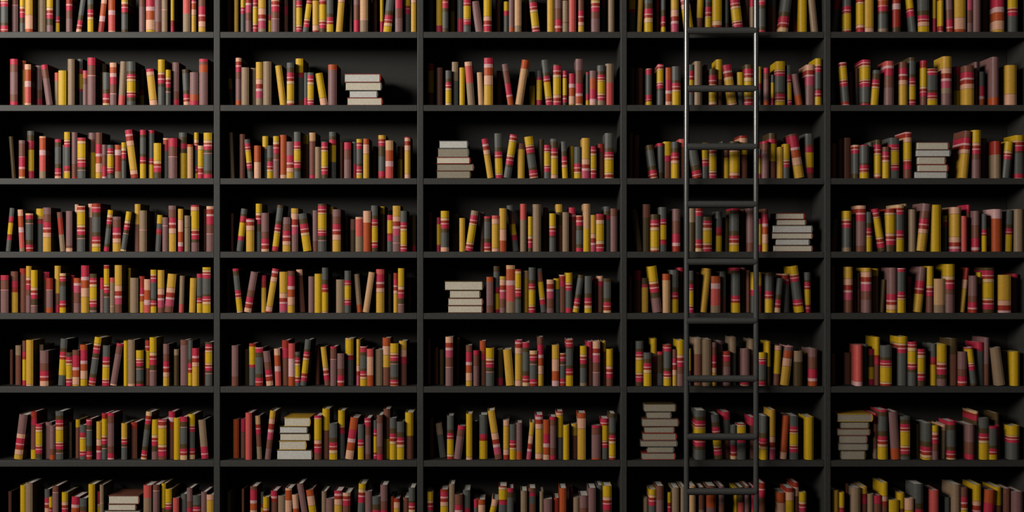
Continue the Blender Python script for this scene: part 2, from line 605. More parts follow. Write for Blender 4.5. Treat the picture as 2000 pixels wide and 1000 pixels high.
80 135 120 r1Y3w2 @11
165 222 160 w @10
250 308 188 C1.8o.8r.6p.2b.5e.5Y2.7e.6
312 375 105 T3C4 @5
386 440 160 Y @4
468 540 100 P.8S3.3T4.3 /-33
572 630 205 L /-16 @4
626 714 65 r1.2W.7O1.5P1.9G4
750 800 190 w @10
860 920 120 M1.2w2r2p.3O1.5 /-62 @5
930 1005 80 O1.7L7 /68
1070 1125 200 o2Y3 @10
1140 1195 190 C1r.4Y3r1 @8
1235 1300 80 C2.6o.7r.6p.2b.4Y3e.3b.5p.2r.7 /-47
1302 1380 130 o.2r.9p.2b.6e.5Y3.2P.6b.6p.2r.6
1396 1440 190 r.8p.2b.3Y3b.5p.2r.6o.5
1455 1522 218 r1.9W.7O1.5P1.5G.3
1520 1592 75 M2.1w2.3r1.9W.5O1.3P.4
1620 1665 205 r.3C3r1Y.8 @4
1660 1730 190 M1.5O2.2r2W.8P.5
1735 1812 138 C1.1o.6r.5p.2b.3e.2Y2.2e.4b.3p.2r.5T.9
1815 1895 122 T3.6S4.4
3 2
660 722 150 r1W.4b.7P.8G4.4 /-60
735 810 102 C2.7o.8r.7p.2b.4Y2.9e.3r.7 /-8 @4
815 890 110 r.4p.2b.6e.3Y2.9e.4b.6p.2r.9o.5C2.4 /66
955 1024 200 w1G5 @5
1075 1158 128 Y1.7e.3b.4p.2r.7o.3C2.7o.5r.7p.2b.5P.2 /-56
1160 1220 160 o @6
1215 1275 215 r.8p.2b.4e.2Y2.7e.2b.3p.2r.8C1.4
1276 1350 155 C.6o1.3r.8p.2b.6e.5Y3.3P.8
1393 1447 180 C2o1r.9p.2b.6P.5Y2.2 /-15
1455 1520 228 Y @6
1508 1585 235 C3r.7p.2b.6e.3Y.9
1580 1660 148 G4.3P1.2b.8W.5k1.6
1660 1726 230 r.7p.2b.5e.4Y2.5e.4b.5p.2r.9
1735 1815 205 b.8r.4w4 @6
1808 1894 100 C3o.8r.6p.2b.4e.4Y2.6e.4b.6P.2
3 3
85 120 150 w @11
165 210 200 r1Y3r1 @7
203 283 135 Y1.3e.5b.5p.2r.8o.7C2.8P.8
315 375 170 o3w3 @10
385 445 205 G @5
440 515 128 T.9r.9p.2b.5e.3Y3.4e.4b.5p.2r.6 /62
588 635 150 M4w2 @8
628 692 188 r.4o.6C3.3o.8r.8p.2b.5e.2
702 775 180 S.7P1G4.8P.7
776 845 110 G4.3P2.4O2.3
905 968 75 C1.5w2Y2r1C2 /-60 @8
980 1042 66 S3T6
1056 1105 190 Y3.6e.6b.5p.2r1o.7
1100 1184 70 T
1210 1255 100 w @10
1266 1330 160 Y2.6e.5b.5p.2r.9o.4C3
1320 1394 70 G1.2o2w4 @6
1394 1457 148 T
1455 1530 102 r.9p.3b.5w4 @6
1528 1598 180 P.2b.7p.3r.7o.8C2.6o.7r.7
1595 1668 66 L5.6Y5
1665 1722 175 G3.6P.9b.9W.4k1.3
1722 1800 165 r.4b.8p.1e.7Y3.3e.7b.6p.2r.7
1790 1860 92 C.6o.5r.5C4 @5
1862 1930 112 w1M5 @4
3 4
650 718 180 O1M5w1.5
718 785 75 o1C3r.8b.4Y3r.6 @5
780 842 175 G.6P1.3b1W.4k1.5w1.8M1.2
843 930 66 L.8O2.4W1S3.4T2.4
930 990 105 b.4e.5Y2.7e.4b.4p.2r.8o.5C2.7
1005 1068 120 L1G5 @6
1064 1130 88 C2.5o.7r.6p.2b.4e.1Y3e.3b.4p.2r.6
1182 1238 95 C.6w2Y3e.4r1C1.5 /-48 @5
1240 1308 206 P.9b1W.5k1.4w1.9M1
1305 1365 195 Y1.8C4 @5
1365 1430 160 P.2b.8r.8w4 @5
1425 1490 140 Y2e.4b.4p.2r.6C3.5r1
1492 1552 158 o.5C3.4o.8r.8p.2b.6e.4Y.8 /56
1610 1680 172 C3.6o.9r.8p.2b.6e.6Y.9
1705 1745 195 r1w4 @9
1740 1800 172 P1r1w5 @7
1797 1868 195 o.7C3.6o.9r.8p.2b.8e.5
3 5
75 105 80 w @11
140 180 170 w @11
195 235 190 o @11
250 324 66 P1.1b.9W.5k1.3w1.8p.1M3.4
355 385 80 w @11
450 510 148 w1.2r2W.6O1.4P1.6G1
515 580 198 r.9w2M4
585 652 105 O2r1w4 @5
645 725 175 Y1.9e.5b.4p.2r.7o.8p.1C2.6
745 815 185 o4r1 @7
842 925 185 G /-30
930 1005 100 r.3p.3b.7P1G4.5P1
1000 1072 118 p.1r1o.8C4o.9r.7p.2b.5e.7
1072 1148 200 e.7b.4p.2r.6o.6p.1C2.7r.6p.2b.5
1148 1208 66 w1.4r2W.6O1.4P1.7G2.2
1240 1265 160 w @11
1293 1362 145 G2.6P2.3O1.8W1
1360 1428 225 e.2b.5p.2r.5o.6p.1C2.3r.6p.2b.5
1426 1497 92 p.1b.5p.2r.6o.3C3.2o.6r.6p.2b.5Y2
1520 1550 170 w @10
1567 1630 155 Y1.6e.5b.4p.2r.8o.7C3T.6
1625 1695 115 r1.2w2 @5
1692 1762 110 P1.4b.9W.4k1.4w1.9p.1M2.6
1780 1825 110 G1.2w4 @6
1824 1888 185 Y3.3P.6b.6p.3r.9w1.5
3 6
90 135 180 w @11
195 258 205 T2C4 /-45 @9
265 330 135 C2.6o.6r.5p.2b.4e.1Y2.7e.4b.5 @4
330 405 230 r.8w1.2M4.6 /42
452 512 118 Y7.5P.5
520 560 210 w @11
580 660 128 C3.2r.6b.5Y3 @5
735 805 80 G3.7P1.1b.8W.5k1.2w.8 /-75
815 872 178 P1G4P1b.8
878 942 220 C2.7r.6p.2b.5e.3Y1.7
938 1000 205 M5O1.4
1040 1085 200 G2.4P1.5b1W.4k1.5 /38
1128 1203 130 r.3W.5b.8P.9G4.4P1b.2
1203 1268 175 O2.6r1.8W.7O1.3P1
1266 1332 148 r.6w1M4.4w1.3r.9
1330 1408 95 b.2P.3Y3C3 @5
1402 1460 228 Y
1480 1545 215 G1.5w3 @6
1542 1622 110 O.9P1.9G5.6
1680 1768 232 r.5w1.2M4.6O.3
1765 1855 165 r.7p.2b.3Y2.6e.3b.3p.2r.5C2 @4
1850 1914 115 o.8C3o.5r.6p.2b.4e.5Y2.4e.4b.4
3 7
67 130 205 Y1.5e.5b.5p.2r.7C4
160 190 240 C @9
200 275 182 b.4r.8p.3b.6P.7Y2.5o2
285 342 128 T
337 417 230 w2r1.1W.5O2P2
420 492 188 C3r1Y3 @4
528 575 278 r1C3 @5
570 645 282 O1.1P2.6G4
630 698 275 P1.3Y5 /72
770 852 150 b.2e.4Y1.8b.3r.6C5
850 916 170 r.6o.8C2.6o3
938 975 240 w @9
985 1048 195 T
1060 1132 170 w.6r.5C1w4 @4
1170 1215 200 T @5
1210 1294 275 M
1310 1370 265 b @5
1365 1432 170 O
1470 1495 190 r @10
1500 1565 260 T @4
1562 1648 242 M2w4
1645 1722 168 M3.7w3
1730 1790 140 C @6
1790 1876 148 Y1.9P.6b.5p.2r1w1C3
4 0
50 115 - Y4r.6C4 @6
130 178 - G /20 @7
208 286 - C3.4o1r1p.2b.6e.9Y2
315 345 - r3w3 @8
372 412 - C4o1r.9p.2b.6Y1 @4
470 545 - G4.5P1.4b.9W.5k1.8
605 690 - C2r1.2p.3b.8P1Y5 /-65
705 768 - Y5w3 /22 @6
802 880 - C2.5o.9r1p.2b.6e.2Y3 @5
875 962 - Y5e.7b.9p.2
990 1035 - r2C5o1r.6p.2b.3 @5
1085 1175 - C2r.7p.2b.4e.4Y2.2e.3b.3p.2r.5o.6T.3 /-52
1180 1230 - w @9
1240 1280 - r2T3 @5
1325 1390 - e2b.6p.2r.9o.8C4.6o.9r.6
1415 1510 - C2w3 @10
1520 1608 - C3.5o.7r1p.2b.6e.7 /52
1655 1695 - w2r1 @9
1718 1798 - Y
1835 1905 - T /-48
4 1
65 110 160 o @11
120 190 165 w @11
222 278 170 P.1r1C3.6r.8p.1b.3Y.8 @5
310 340 160 Y1w3 @9
333 392 126 r.2p.2b.4e.2Y2.1e.2b.2p.2r.6o.3C2.7
411 476 160 O2r1.7W.5O1.2P.7
473 560 148 C2.6o.5r.6p.2b.5e.3Y2.6
630 695 130 C1r.8p.2b.4Y1.5r.5C2
690 770 98 T
790 830 130 w @10
840 910 172 o1r.8p.2b.5e.4Y2.3e.5b.2
895 968 80 Y3w4 @5
1030 1110 125 r1W.3b.7e.4G3.8P.3 /-58
1110 1190 205 Y3C3 @4
1185 1268 130 o.8r1p.2b.6e.7Y3e.5b.6p.2r.5
1310 1348 150 Y3r1C3 @5
1372 1425 162 r1w1M4O1 @4
1412 1470 85 C2w4 @8
1440 1498 230 C1Y2r1 @5
1490 1578 98 Y1.7e.3b.3p.2r.5C3.2o.4r.6p.2b.4e.3Y.8
1600 1665 135 C2r1p.2b.4e.2Y3e.3b.3p.2r.7 /-8 @4
1696 1755 215 M4.3O2 /-50
1785 1875 130 P1b.8W.3k1.6M3.6
1870 1936 70 Y1.2e.2b.4p.2r.6C3o.4r.6p.2b.4Y1.6
4 2
55 90 95 w @11
105 155 120 w @11
270 335 210 o1C3.4o.8r.8p.2b.5P.2 /-46
330 392 198 r.5C4.5o1 @5
392 480 183 Y2.4r1w3 @6
472 545 185 C1.4o1r.9p.2b.6P.7Y3.3
540 640 158 S1w4 @5
690 775 195 P.4C4o1r.8p.2b.5 /-65
770 838 195 Y3e.3b.4p.2r.7C2.4
834 910 200 r1.2p.2b.5e.4Y2.8e.4b.3p.2r.6
955 990 180 C2w3 @8
985 1050 200 w2Y3 @6
1042 1138 180 o.8b1e.3Y4P.6b.6
1130 1210 125 b.4P.7Y2w4 @6
1310 1355 255 C1r.8Y3r1 @7
1356 1420 180 r.4w1.4M5 @4
1420 1498 100 o1r.8Y3w3 @6
1510 1565 235 G
1560 1628 205 Y2.8e.4b.3p.2r.6C2
1680 1772 100 w.3r2.3W.5O1.4P1.5G2.5 /-72
1775 1860 105 C1.8w.5r1Y2.6r1w1 @6
4 3
125 185 115 o /-55 @8
190 262 70 w2o5 @8
270 350 168 o.9r.6p.2b.4e.5Y2.7e.5b.2
350 420 98 C2r.6p.2b.3Y2.5b.3r.6C1.2 @4
485 555 115 M2.2w2.2r1.7W.6b1
640 705 110 T2.4o5
700 776 110 b.5p.2r.7C4.2r.8p.2b.6e.6
778 865 192 o.7r.5p.2b.6e.5Y2.2e.4b.5p.2r.5
900 960 140 C3r1b.6Y3 /5 @5
985 1045 200 o @9
1050 1130 110 r.4o.6C3.4o.9r.6p.2b.6e.4Y1.3
1140 1200 120 w @9
1212 1278 110 M4w1
1315 1350 210 r.8Y3r1 @5
1362 1415 115 w.9r2W.6O1.4P1.9G1.6
4 4
50 80 175 w @11
105 170 115 r1w3 @10
180 248 190 o1r.5G4 @8
295 380 70 Y3.2e.5b.7p.3r.8o1.2M3 /-58
385 458 150 O1.3L6.6
455 537 112 C3.4o.9r.7p.2b.5Y2.6 @4
530 580 88 r1w4 @9
632 685 120 C2o.8r.8p.2b.3e.2Y2.8e.3b.4p.2r.7
700 745 140 w @10
757 812 95 G /48 @4
858 948 172 O1.6W1.2S3.7T1.6
935 1000 128 C3w2 @6
1065 1140 90 r.6o.6C4.5r.8p.2b.5Y2 @4
1150 1190 90 w @9
1200 1260 115 w @7
1255 1292 135 Y3p.1r1C3
1310 1348 135 Y2r1w3 @5
1390 1470 140 o.6C3.2r.8p.2b.6e.1Y2.8 @4
1480 1532 190 C3.2o.9r.8p.2b.6e.9 /28
1545 1638 150 P.2b.6p.2r.5C4 @6
1690 1767 68 Y1.6e.2b.4p.2r.6C3.5r.7p.2b.4Y1.2 /-65
1770 1830 135 C1.5o.4r.8p.2b.4Y3b.5p.2r.8 @4
4 5
60 90 110 w @11
120 195 108 C1.5o.6r.6p.2b.4e.5Y2.5e.4b.4p.2r.9o.8
197 274 220 C1.2o.8r.7p.2b.4e.6Y2.5
262 325 82 Y2.6e.6r1w4 @6
328 400 210 r.5o3C2 @6
396 468 142 b.5p.2r.6C3.2o.6r.5p.2b.4e.3Y1.4
480 532 188 w1.6r1W.3b1P1G2
525 592 100 Y2.8P.6b.6p.3r.9w1.2M2.5
630 660 180 Y3.6b.5C2 @4
690 775 80 T2w4 @5
778 858 90 T
862 910 118 M1w1.5r1.4p.3b.9P1G2.6
900 985 110 M1w3 @7
980 1044 208 b.8p.2r1w1M4
1020 1100 68 T2C4 @6
1115 1140 205 w @9
1158 1232 182 M4.6r.9P.2
1215 1280 90 T2w4 @5
1318 1395 218 Y1e.3b.3p.2r.7C3o.4r.7p.2
1370 1438 110 Y4o3 @5
1470 1545 150 P.8Y4w2 /20 @4
1532 1618 150 p.2M.9O1.6P1.8G4.3 /46
1670 1750 203 T2.7o6
1755 1820 215 Y.3o4 @8
1815 1895 185 M1.7w2.4r2W.6O1
4 6
702 803 85 C1.4o.8r.8p.2b.4e.3Y2.4b.4p.2r.9o.7C2.2
895 970 125 C1.4o.9r.8p.2b.4e.5Y1.7e.4b.4p.2r.8o.8 /-38
950 1048 100 r1C2w3 @7
1050 1116 230 C3r1p.2b.4e.5 @4
1113 1196 218 b.2e.3Y2b.5p.2r.7C3.5
1230 1290 150 r1w4 @6
1318 1345 170 r1b1G3 @5
1340 1410 140 C4o1.2r1p.2b.7e.6Y2.5
1428 1485 80 G5.2P1.2b1W.4k2
1535 1597 135 O6P1.2 /32 @4
1630 1708 140 C2.2r.7p.2b.4e.3Y2.3e.3b.4p.2r.8C1.5
1715 1745 170 w @9
1778 1860 150 Y
1865 1885 300 w @11
4 7
200 255 265 T @7
250 318 182 Y1e.5b.5p.2r.8C5
320 395 148 w2M5
430 466 210 Y1.7b.6p.2r1C3 @4
475 545 165 T
560 605 155 T
640 705 150 L
735 790 160 w3T3 @4
815 905 150 w1O2.4M4
935 985 150 M2w1.6r1.5
1085 1130 170 Y3w2 @5
1122 1178 160 o2S4
1185 1235 150 w1M3w2
1250 1290 160 r2O2
1325 1385 120 b.8p.2r1w5
1507 1583 215 O1.7P2.2Y3
1587 1665 170 b.6P1.3Y5
1640 1710 115 b.5P1w4 @5
1722 1787 210 Y1.7e.5b.5p.2r.7C4
5 0
120 180 - r3C4 /45 @8
245 316 - C3.5r.7p.2b.4e.1Y2.8e.3b.5 @4
330 365 - w @10
380 452 - r1b1e.3Y4P.6b.5r.5
448 535 - G6P.8
588 680 - P2O1.2p.2r1.2o.5C3.6T1
725 800 - b2.5W1b3o1 @4
900 955 - Y4b.3p.2r1C3 /-52 @4
980 1080 - C4.5o1r.8p.2b.4P.9Y1.4
1110 1150 - Y4r2 @5
1172 1218 - b.8p.2b.6Y4b.8p.2
1250 1328 - M4w1.4r1.2p.2b.7 /-15
1332 1436 - G5P2.2O.6
1448 1506 - b2W.4k1.6w1.8M1.5
1508 1580 - M
1600 1680 - w @11
1720 1812 - r4.5W1O1.6P1.8G.6
1858 1945 - Y4e.2b.4p.2r.7C3
5 1
120 165 150 C @11
235 300 105 p.3b.5e.2Y2.7e.3b.4p.2r.7C3.3b.6p.2 /-32
290 335 200 w @11
350 402 165 w2C2 @9
420 505 82 r.5p.2b.4e.3Y2.4e.3b.3p.2r.7C3o.3r.4
508 578 182 C.8o1.4r.9p.2b.6e.4Y4 /28
610 640 210 o2C2 @9
652 735 95 S1W.6r1.6w2.5M4
790 868 105 w1.2r1.4W.4b.9P1G4.5
880 948 60 o.7C3o.8r.8p.2b.5P.3Y3b.5p.2r.7 @4
1000 1062 90 r.6b1Y4e.5b.6p.2r.9w2 @4
1060 1160 170 e.1b.4p.3r.5C3o.5r.6p.2b.4e.2Y1.2
1208 1298 50 G2.2P1.1b1W.5k1.4T1M2.4
1320 1400 150 r1w2Y2 @9
1418 1518 140 w1.3r1.3W.4b.9P1G3.6
1520 1575 105 M2w4 @8
1565 1620 200 C2r1.4W.4O1 @6
1620 1680 180 o2w2 @11
1688 1760 55 M7.5O1.5
1832 1936 135 G5P2
5 2
120 170 200 w @11
190 240 155 w @11
245 318 145 w @10
332 415 215 P.4b.4p.2r.7C4o1 @5
412 492 215 r.2C3.7o.4r.8p.2b.5e.1Y1.3
480 530 190 C @7
550 612 165 o1r1p.2b.6e.3Y4P.6b.4
625 695 235 w1r1p.2b.7P.5Y3.6
690 785 145 C1.4r.7p.2b.3e.2Y2.6e.3b.4p.2r.6C1.7
840 906 90 p.3b.9P1Y3.8P.4b.8r1w2
1380 1452 75 w1.6r1.4W.5b1P1G6 /42
1505 1585 70 Y3P.7b.7p.3r1w1.2M4.6
1590 1640 150 w @11
1650 1690 150 C @11
1706 1782 178 b2.8T5
1792 1872 180 Y2e.5b.4p.2r.7C4 /36
1918 2005 120 Y1e.3b.6p.2r.9o.3C4r.8P.1
5 3
120 175 210 C2w2 /25 @10
243 318 135 Y1.5e.4b.5p.2r.7C3.8T.8
330 385 195 Y @8
378 458 82 P.6b.7p.3r1.2M4.4w1
456 530 145 C2.3o1r.8p.2b.6e.3Y3
595 658 108 r.8p.2b.6e.2Y3.8e.4b.6p.2r.9o.7 /-74
658 755 115 b.8e.4Y3.7P.6b.6p.3r.9o1.3
752 832 75 e.6b.5p.2r.6C3r.8p.2b.5e.2Y2.4
825 880 65 T @8
888 955 120 T
958 1048 60 M1.8w1.7r1.3p.3b.9P1G4.2 /56
1103 1195 75 Y
1212 1255 180 Y.8P.5r1C5 @7
1300 1394 98 P1.4G5P1.2b.9W.5k.6
1392 1450 185 S
1440 1495 75 r1w2C3 @7
1508 1575 135 M3w2.6r2W.6b.3
1598 1640 165 C3.5r.8p.2b.4Y3.6
1650 1700 180 r1w1G3r1 @6
1698 1792 118 W2.2O7.8
1820 1885 125 C3o.8r.7p.2b.4Y3.5 /15 @4
1915 2005 118 T
5 4
125 155 70 w @11
262 330 82 G2.2P1.2b1W.4k1.4w2.4 @4
330 375 190 w @10
368 400 140 o2w3 @9
437 515 92 G.7P1b.9W.4k1.3w1.5M2.5
520 580 98 Y1w5 @8
600 655 205 o /20 @7
685 768 90 M5r1.2p.3b.6P.9G.6
765 852 95 p.2r.6C4.2r.8p.2b.4e.3Y2.8
865 915 175 r1w4 @10
935 1005 80 M2.6r1.4p.3b.8G3.4 /48 @5
1060 1135 75 Y3.5e.5b.5p.2r.8w3 @4
1132 1238 198 L5T1.5
1240 1330 55 Y2.5e.8b.6p.3r1.1w1M4
1345 1370 210 o @11
1385 1438 90 b2P1.5G4 /48 @6
1483 1550 168 M3.6w1r1p.3b.6
1555 1615 135 Y1.6w4 @7
1620 1712 90 o.5r.8p.2b.5e.6Y2.8e.4b.5p.2r.9o.6
1720 1765 90 w @9
1763 1880 160 G4.4P.9b.9W.4
1890 1945 150 r.6w5 @9
5 5
120 160 230 w @11
245 320 220 w @11
358 430 145 S7W.8
435 475 140 C @9
480 545 185 r1o2Y2r1 @8
545 618 70 Y2.6b.4r1w3 @6
615 714 150 C2.4o.6r.6p.2b.4e.2Y3e.4b.4
720 765 220 w @11
775 870 65 Y1e.3b.4p.2r.6C5 @4
880 960 115 r.5p.2b.4e.6Y2.2e.2b.4p.2r.4o.5C2.6
960 1045 185 r.6p.2b.3e.6Y2.6e.3b.5p.2r.6o1
1095 1168 135 C2.5r.9b.6Y4 @5
1165 1250 140 Y3.3P.5b.5p.3r1o.8M1.3
1275 1370 85 o2w4 @5
1368 1450 210 M3.2w1.2r1p.3b.5
1490 1550 165 p.1b.2Y2.6e.4b.2p.2r.8C2.6o.4 /-46
1540 1615 120 r1C4 @6
1612 1670 75 M5w4 @6
1740 1825 165 T /-52
1800 1850 210 w @10
1880 1965 212 Y
5 6
530 585 115 r2w5T2 @6
585 675 80 r.4o.8C3o1r.8p.2b.6e.5Y2.5
716 800 95 M6.2O1.9 /-32
800 892 145 C.6o.8r.7p.2b.4e.2Y2.6e.4b.4p.2r.6o.4C.7
945 1000 220 o @8
1020 1108 210 C3.6o1r.8p.2b.6e.5Y.4
1106 1170 230 Y1.4P.7b.6p.3r1w1.4M2
1185 1252 225 P1T5 /8 @5
1258 1342 190 r.8o1C3.6o.8r.7p.2b.7e.3
1395 1440 200 w @10
1450 1525 225 M3.8w2.5r1.2
1515 1575 95 e.3b.3r.6o1C4 @5
1575 1665 158 C2o1r.7p.2b.5e.5Y3.2
1662 1742 238 r.5C3.4o.6r.6p.2b.4Y1
1710 1775 110 o2r2w4 /-15 @6
1855 1965 235 Y2e.3b.4p.2r.6C3.5
5 7
135 192 190 G
200 250 210 Y3e.3b.6r1C4
265 310 125 w @9
320 408 165 T
405 470 155 G1b.5r1w4 @4
478 538 225 T
540 620 240 r1.7w2M4
600 672 115 Y2P.8b.7w4 @4
690 782 285 Y3P1b1w3
775 845 215 Y2w3 @4
848 925 270 P2Y4
925 1022 130 C4o1.2r1p.2b.7Y3
1100 1170 190 S
1230 1285 260 C @6
1305 1390 135 T
1392 1455 160 w1.6r1p.3b.7e.3Y4
1515 1585 135 Y3.5P1b1p.3r1.5w3
1612 1705 185 O2.6r3w3 /22
1715 1785 160 Y2w3 @4
1800 1890 175 w @5
1900 1998 205 M
'''
class Book: pass
cells = {}
cell = None
for ln in DATA.strip().splitlines():
    q = ln.split()
    if len(q) == 2: cell = (int(q[0]), int(q[1])); cells[cell] = []; continue
    col, row = cell
    z = ZOOM[col]; y0 = 60 if cell == (1, 1) else Y0[row]
    b = Book(); b.cell = cell
    b.set = 2.4 + rnd.uniform(-.6, .7); lean = 0.0
    for ex in q[4:]:
        if ex[0] == '@': b.set = (lambda q: q if q <= 4 else 4 + (q - 4) * .95)(float(ex[1:])) + rnd.uniform(-.3, .3)
        else: lean = float(ex[1:])
    b.y = b.set / 100.0
    b.xl, b.xr = wx(X0[col] + float(q[0]) / z, b.y), wx(X0[col] + float(q[1]) / z, b.y)
    b.zb = wz(SHELF[row])
    tp = (rnd.uniform(-34, -16) if q[2] == '-' else y0 + float(q[2]) / z)
    b.h = min(wz(tp, b.y) - b.zb, (wz(SHELF[row - 1]) if row else wz(-81)) - THICK - b.zb - .004)
    b.shift = lean / z * S
    b.pat = parse(q[3])
    b.dep = min(rnd.uniform(.150, .195), .292 - b.y)
    b.alive = True
    cells[cell].append(b)

STACKS = [  # bay, row, books from the top down: left, right, top, bottom, cover colour
    (1, 7, [(1005, 1300, 228, 303, 'w'), (1003, 1270, 308, 360, 'w'), (966, 1312, 368, 450, 'C'), (1000, 1300, 452, 526, 'b'), (985, 1310, 528, 606, 'w')]),
    (2, 1, [(1241, 1600, 221, 297, 'b'), (1250, 1610, 303, 379, 'C'), (1288, 1572, 385, 452, 'C'), (1268, 1617, 454, 524, 'b')]),
    (3, 2, [(186, 474, 173, 247, 'C'), (172, 482, 248, 335, 'C'), (162, 496, 335, 398, 'b'), (163, 530, 400, 468, 'w'), (162, 500, 468, 543, 'o')]),
    (3, 4, [(240, 622, 220, 307, 'o'), (288, 596, 310, 387, 'o'), (273, 620, 387, 460, 'w'), (271, 616, 459, 536, 'w')]),
    (4, 3, [(1496, 1772, 156, 214, 'b'), (1502, 1786, 217, 273, 'w'), (1458, 1850, 275, 350, 'C'), (1452, 1850, 349, 412, 'w'), (1492, 1822, 409, 470, 'C'), (1465, 1850, 471, 531, 'w')]),
    (2, 6, [(652, 914, 153, 237, 'G'), (608, 890, 238, 305, 'o'), (610, 914, 307, 384, 'o'), (603, 874, 381, 470, 'G'), (580, 934, 469, 547, 'o')]),
    (4, 6, [(203, 517, 18, 97, 'o'), (228, 470, 97, 160, 'C'), (184, 542, 163, 240, 'w'), (204, 500, 240, 307, 'w'), (189, 521, 305, 375, 'b'), (167, 530, 376, 440, 'C'), (230, 496, 438, 498, 'C'), (179, 510, 497, 556, 'b')]),
    (5, 2, [(960, 1272, 188, 260, 'w'), (952, 1287, 262, 327, 'C'), (966, 1242, 330, 404, 'w'), (970, 1264, 406, 475, 'b'), (934, 1257, 476, 543, 'C')]),
    (5, 6, [(183, 526, 118, 192, 'G'), (212, 492, 192, 264, 'o'), (180, 502, 262, 327, 'w'), (199, 472, 328, 404, 'M'), (191, 482, 404, 475, 'C'), (219, 458, 475, 555, 'o')]),
]

# blocks taken up by the stacks: (x0, x1, height)
blocks = {}
for col, row, bk in STACKS:
    z = ZOOM[col]; yy = .026
    blocks[(col, row)] = (min(wx(X0[col] + q[0] / z, yy) for q in bk) - .001, max(wx(X0[col] + q[1] / z, yy) for q in bk) + .001,
                          wz(Y0[row] + bk[0][2] / z) - wz(SHELF[row]))

# ------------------------------------------------------------------ keep neighbours apart
def geom(b):
    """pivot x, lean angle, thickness, length, all from the read-out"""
    w = b.xr - b.xl
    a = math.atan2(b.shift, b.h)
    t = w * math.cos(a)
    L = (b.h - t * math.sin(abs(a))) / math.cos(a)
    return a, t, L

def corners(b):
    a, t, L = geom(b); ca, sa = math.cos(a), math.sin(a)
    if a > 0: p, x0, x1 = b.xr, -t, 0.0
    elif a < 0: p, x0, x1 = b.xl, 0.0, t
    else: p, x0, x1 = (b.xl + b.xr) / 2, -t / 2, t / 2
    return [(p + x * ca + zz * sa, -x * sa + zz * ca) for x, zz in ((x0, 0), (x1, 0), (x1, L), (x0, L))]

def span(poly, z):
    xs = []
    for i in range(4):
        (xa, za), (xb, zb2) = poly[i], poly[(i + 1) % 4]
        if (za - z) * (zb2 - z) <= 0 and abs(za - zb2) > 1e-9:
            xs.append(xa + (xb - xa) * (z - za) / (zb2 - za))
    return (min(xs), max(xs)) if len(xs) >= 2 else None

def overlap(pa, pb, left_first):
    """largest x overlap of two outlines over the heights they share (pa is the one on the left)"""
    top = min(max(z for _, z in pa), max(z for _, z in pb)); m = -1.0
    zs = [.0008 + (top - .0016) * i / 14 for i in range(15)] + [z for _, z in pa + pb if .0003 < z < top]
    for z in zs:
        sa, sb = span(pa, z), span(pb, z)
        if sa and sb: m = max(m, sa[1] - sb[0])
    return m

GAP = .0005
for cell, bl in cells.items():
    col, row = cell
    lo, hi = wx(UPR[col - 1]) + THICK / 2 + .001, wx(UPR[col]) - THICK / 2 - .001
    blk = blocks.get(cell)
    for it in range(80):
        moved = False
        bl = [b for b in bl if b.alive]
        bl.sort(key=lambda b: (b.xl + b.xr) / 2 + b.shift / 2)
        for b in bl:
            P = corners(b)
            over = max(x for x, _ in P) - hi; under = lo - min(x for x, _ in P)
            if over > 0: b.xr -= over; b.xl -= over if b.xr - b.xl < .018 else 0; moved = True
            if under > 0: b.xl += under; b.xr += under if b.xr - b.xl < .018 else 0; moved = True
            if blk:
                bp = [(blk[0], 0), (blk[1], 0), (blk[1], blk[2]), (blk[0], blk[2])]
                if (b.xl + b.xr) / 2 < (blk[0] + blk[1]) / 2: m = overlap(P, bp, True); side = 1
                else: m = overlap(bp, P, True); side = -1
                if m > 0:
                    moved = True
                    if b.shift * side > 0 and abs(b.shift) > .004: b.shift *= .7
                    elif side > 0: b.xr -= m + GAP
                    else: b.xl += m + GAP
        for i in range(len(bl)):
            for j in range(i + 1, min(i + 6, len(bl))):
                a, b = bl[i], bl[j]
                if not (a.alive and b.alive): continue
                m = overlap(corners(a), corners(b), True)
                if m <= -GAP + 1e-6: continue
                m += GAP; moved = True
                wa, wb = a.xr - a.xl, b.xr - b.xl
                if m > .35 * min(wa, wb) and (a.shift > .004 or b.shift < -.004):
                    if a.shift > .004: a.shift *= .85
                    if b.shift < -.004: b.shift *= .85
                    continue
                if a.y - b.y > .009: ka, kb = 1.0, 0.0
                elif b.y - a.y > .009: ka, kb = 0.0, 1.0
                else: ka = kb = 0.5
                a.xr -= m * ka; b.xl += m * kb
        for b in bl:
            if b.xr - b.xl < .0095: b.alive = False
        if not moved: break
    cells[cell] = [b for b in bl if b.alive]
    if moved: print('UNRESOLVED', cell, [(round(pxx(a.xl, a.y)), round(pxx(b.xl, b.y)), round(overlap(corners(a), corners(b), 1) * 1000, 1)) for i, a in enumerate(cells[cell]) for b in cells[cell][i+1:i+4] if overlap(corners(a), corners(b), 1) > 0])

# ------------------------------------------------------------------ how large each book shows
for cell, bl in cells.items():
    x_lo, grid = wx(UPR[cell[0] - 1]), {}
    for b in sorted(bl, key=lambda b: b.y):
        P = corners(b); b.area = 0.0; top = max(z for _, z in P)
        z = .001
        while z < top:
            sp = span(P, z)
            if sp:
                yp = pyy(b.zb + z, b.y)
                if 0 <= yp < 1000:
                    for xi in range(int(pxx(sp[0], b.y) / 2), int(pxx(sp[1], b.y) / 2) + 1):
                        k = (xi, int(yp / 2))
                        if k not in grid and 0 <= xi < 1000: grid[k] = 1; b.area += 4
            z += 2 * S
        b.weight = b.area * (1.0 if b.set < 5.6 else .55 if b.set < 7.5 else .25)

every = [b for c in sorted(cells) for b in cells[c]]
MAIN = sorted(every, key=lambda b: -b.weight)[:254]
for b in every: b.main = False
for b in MAIN: b.main = True

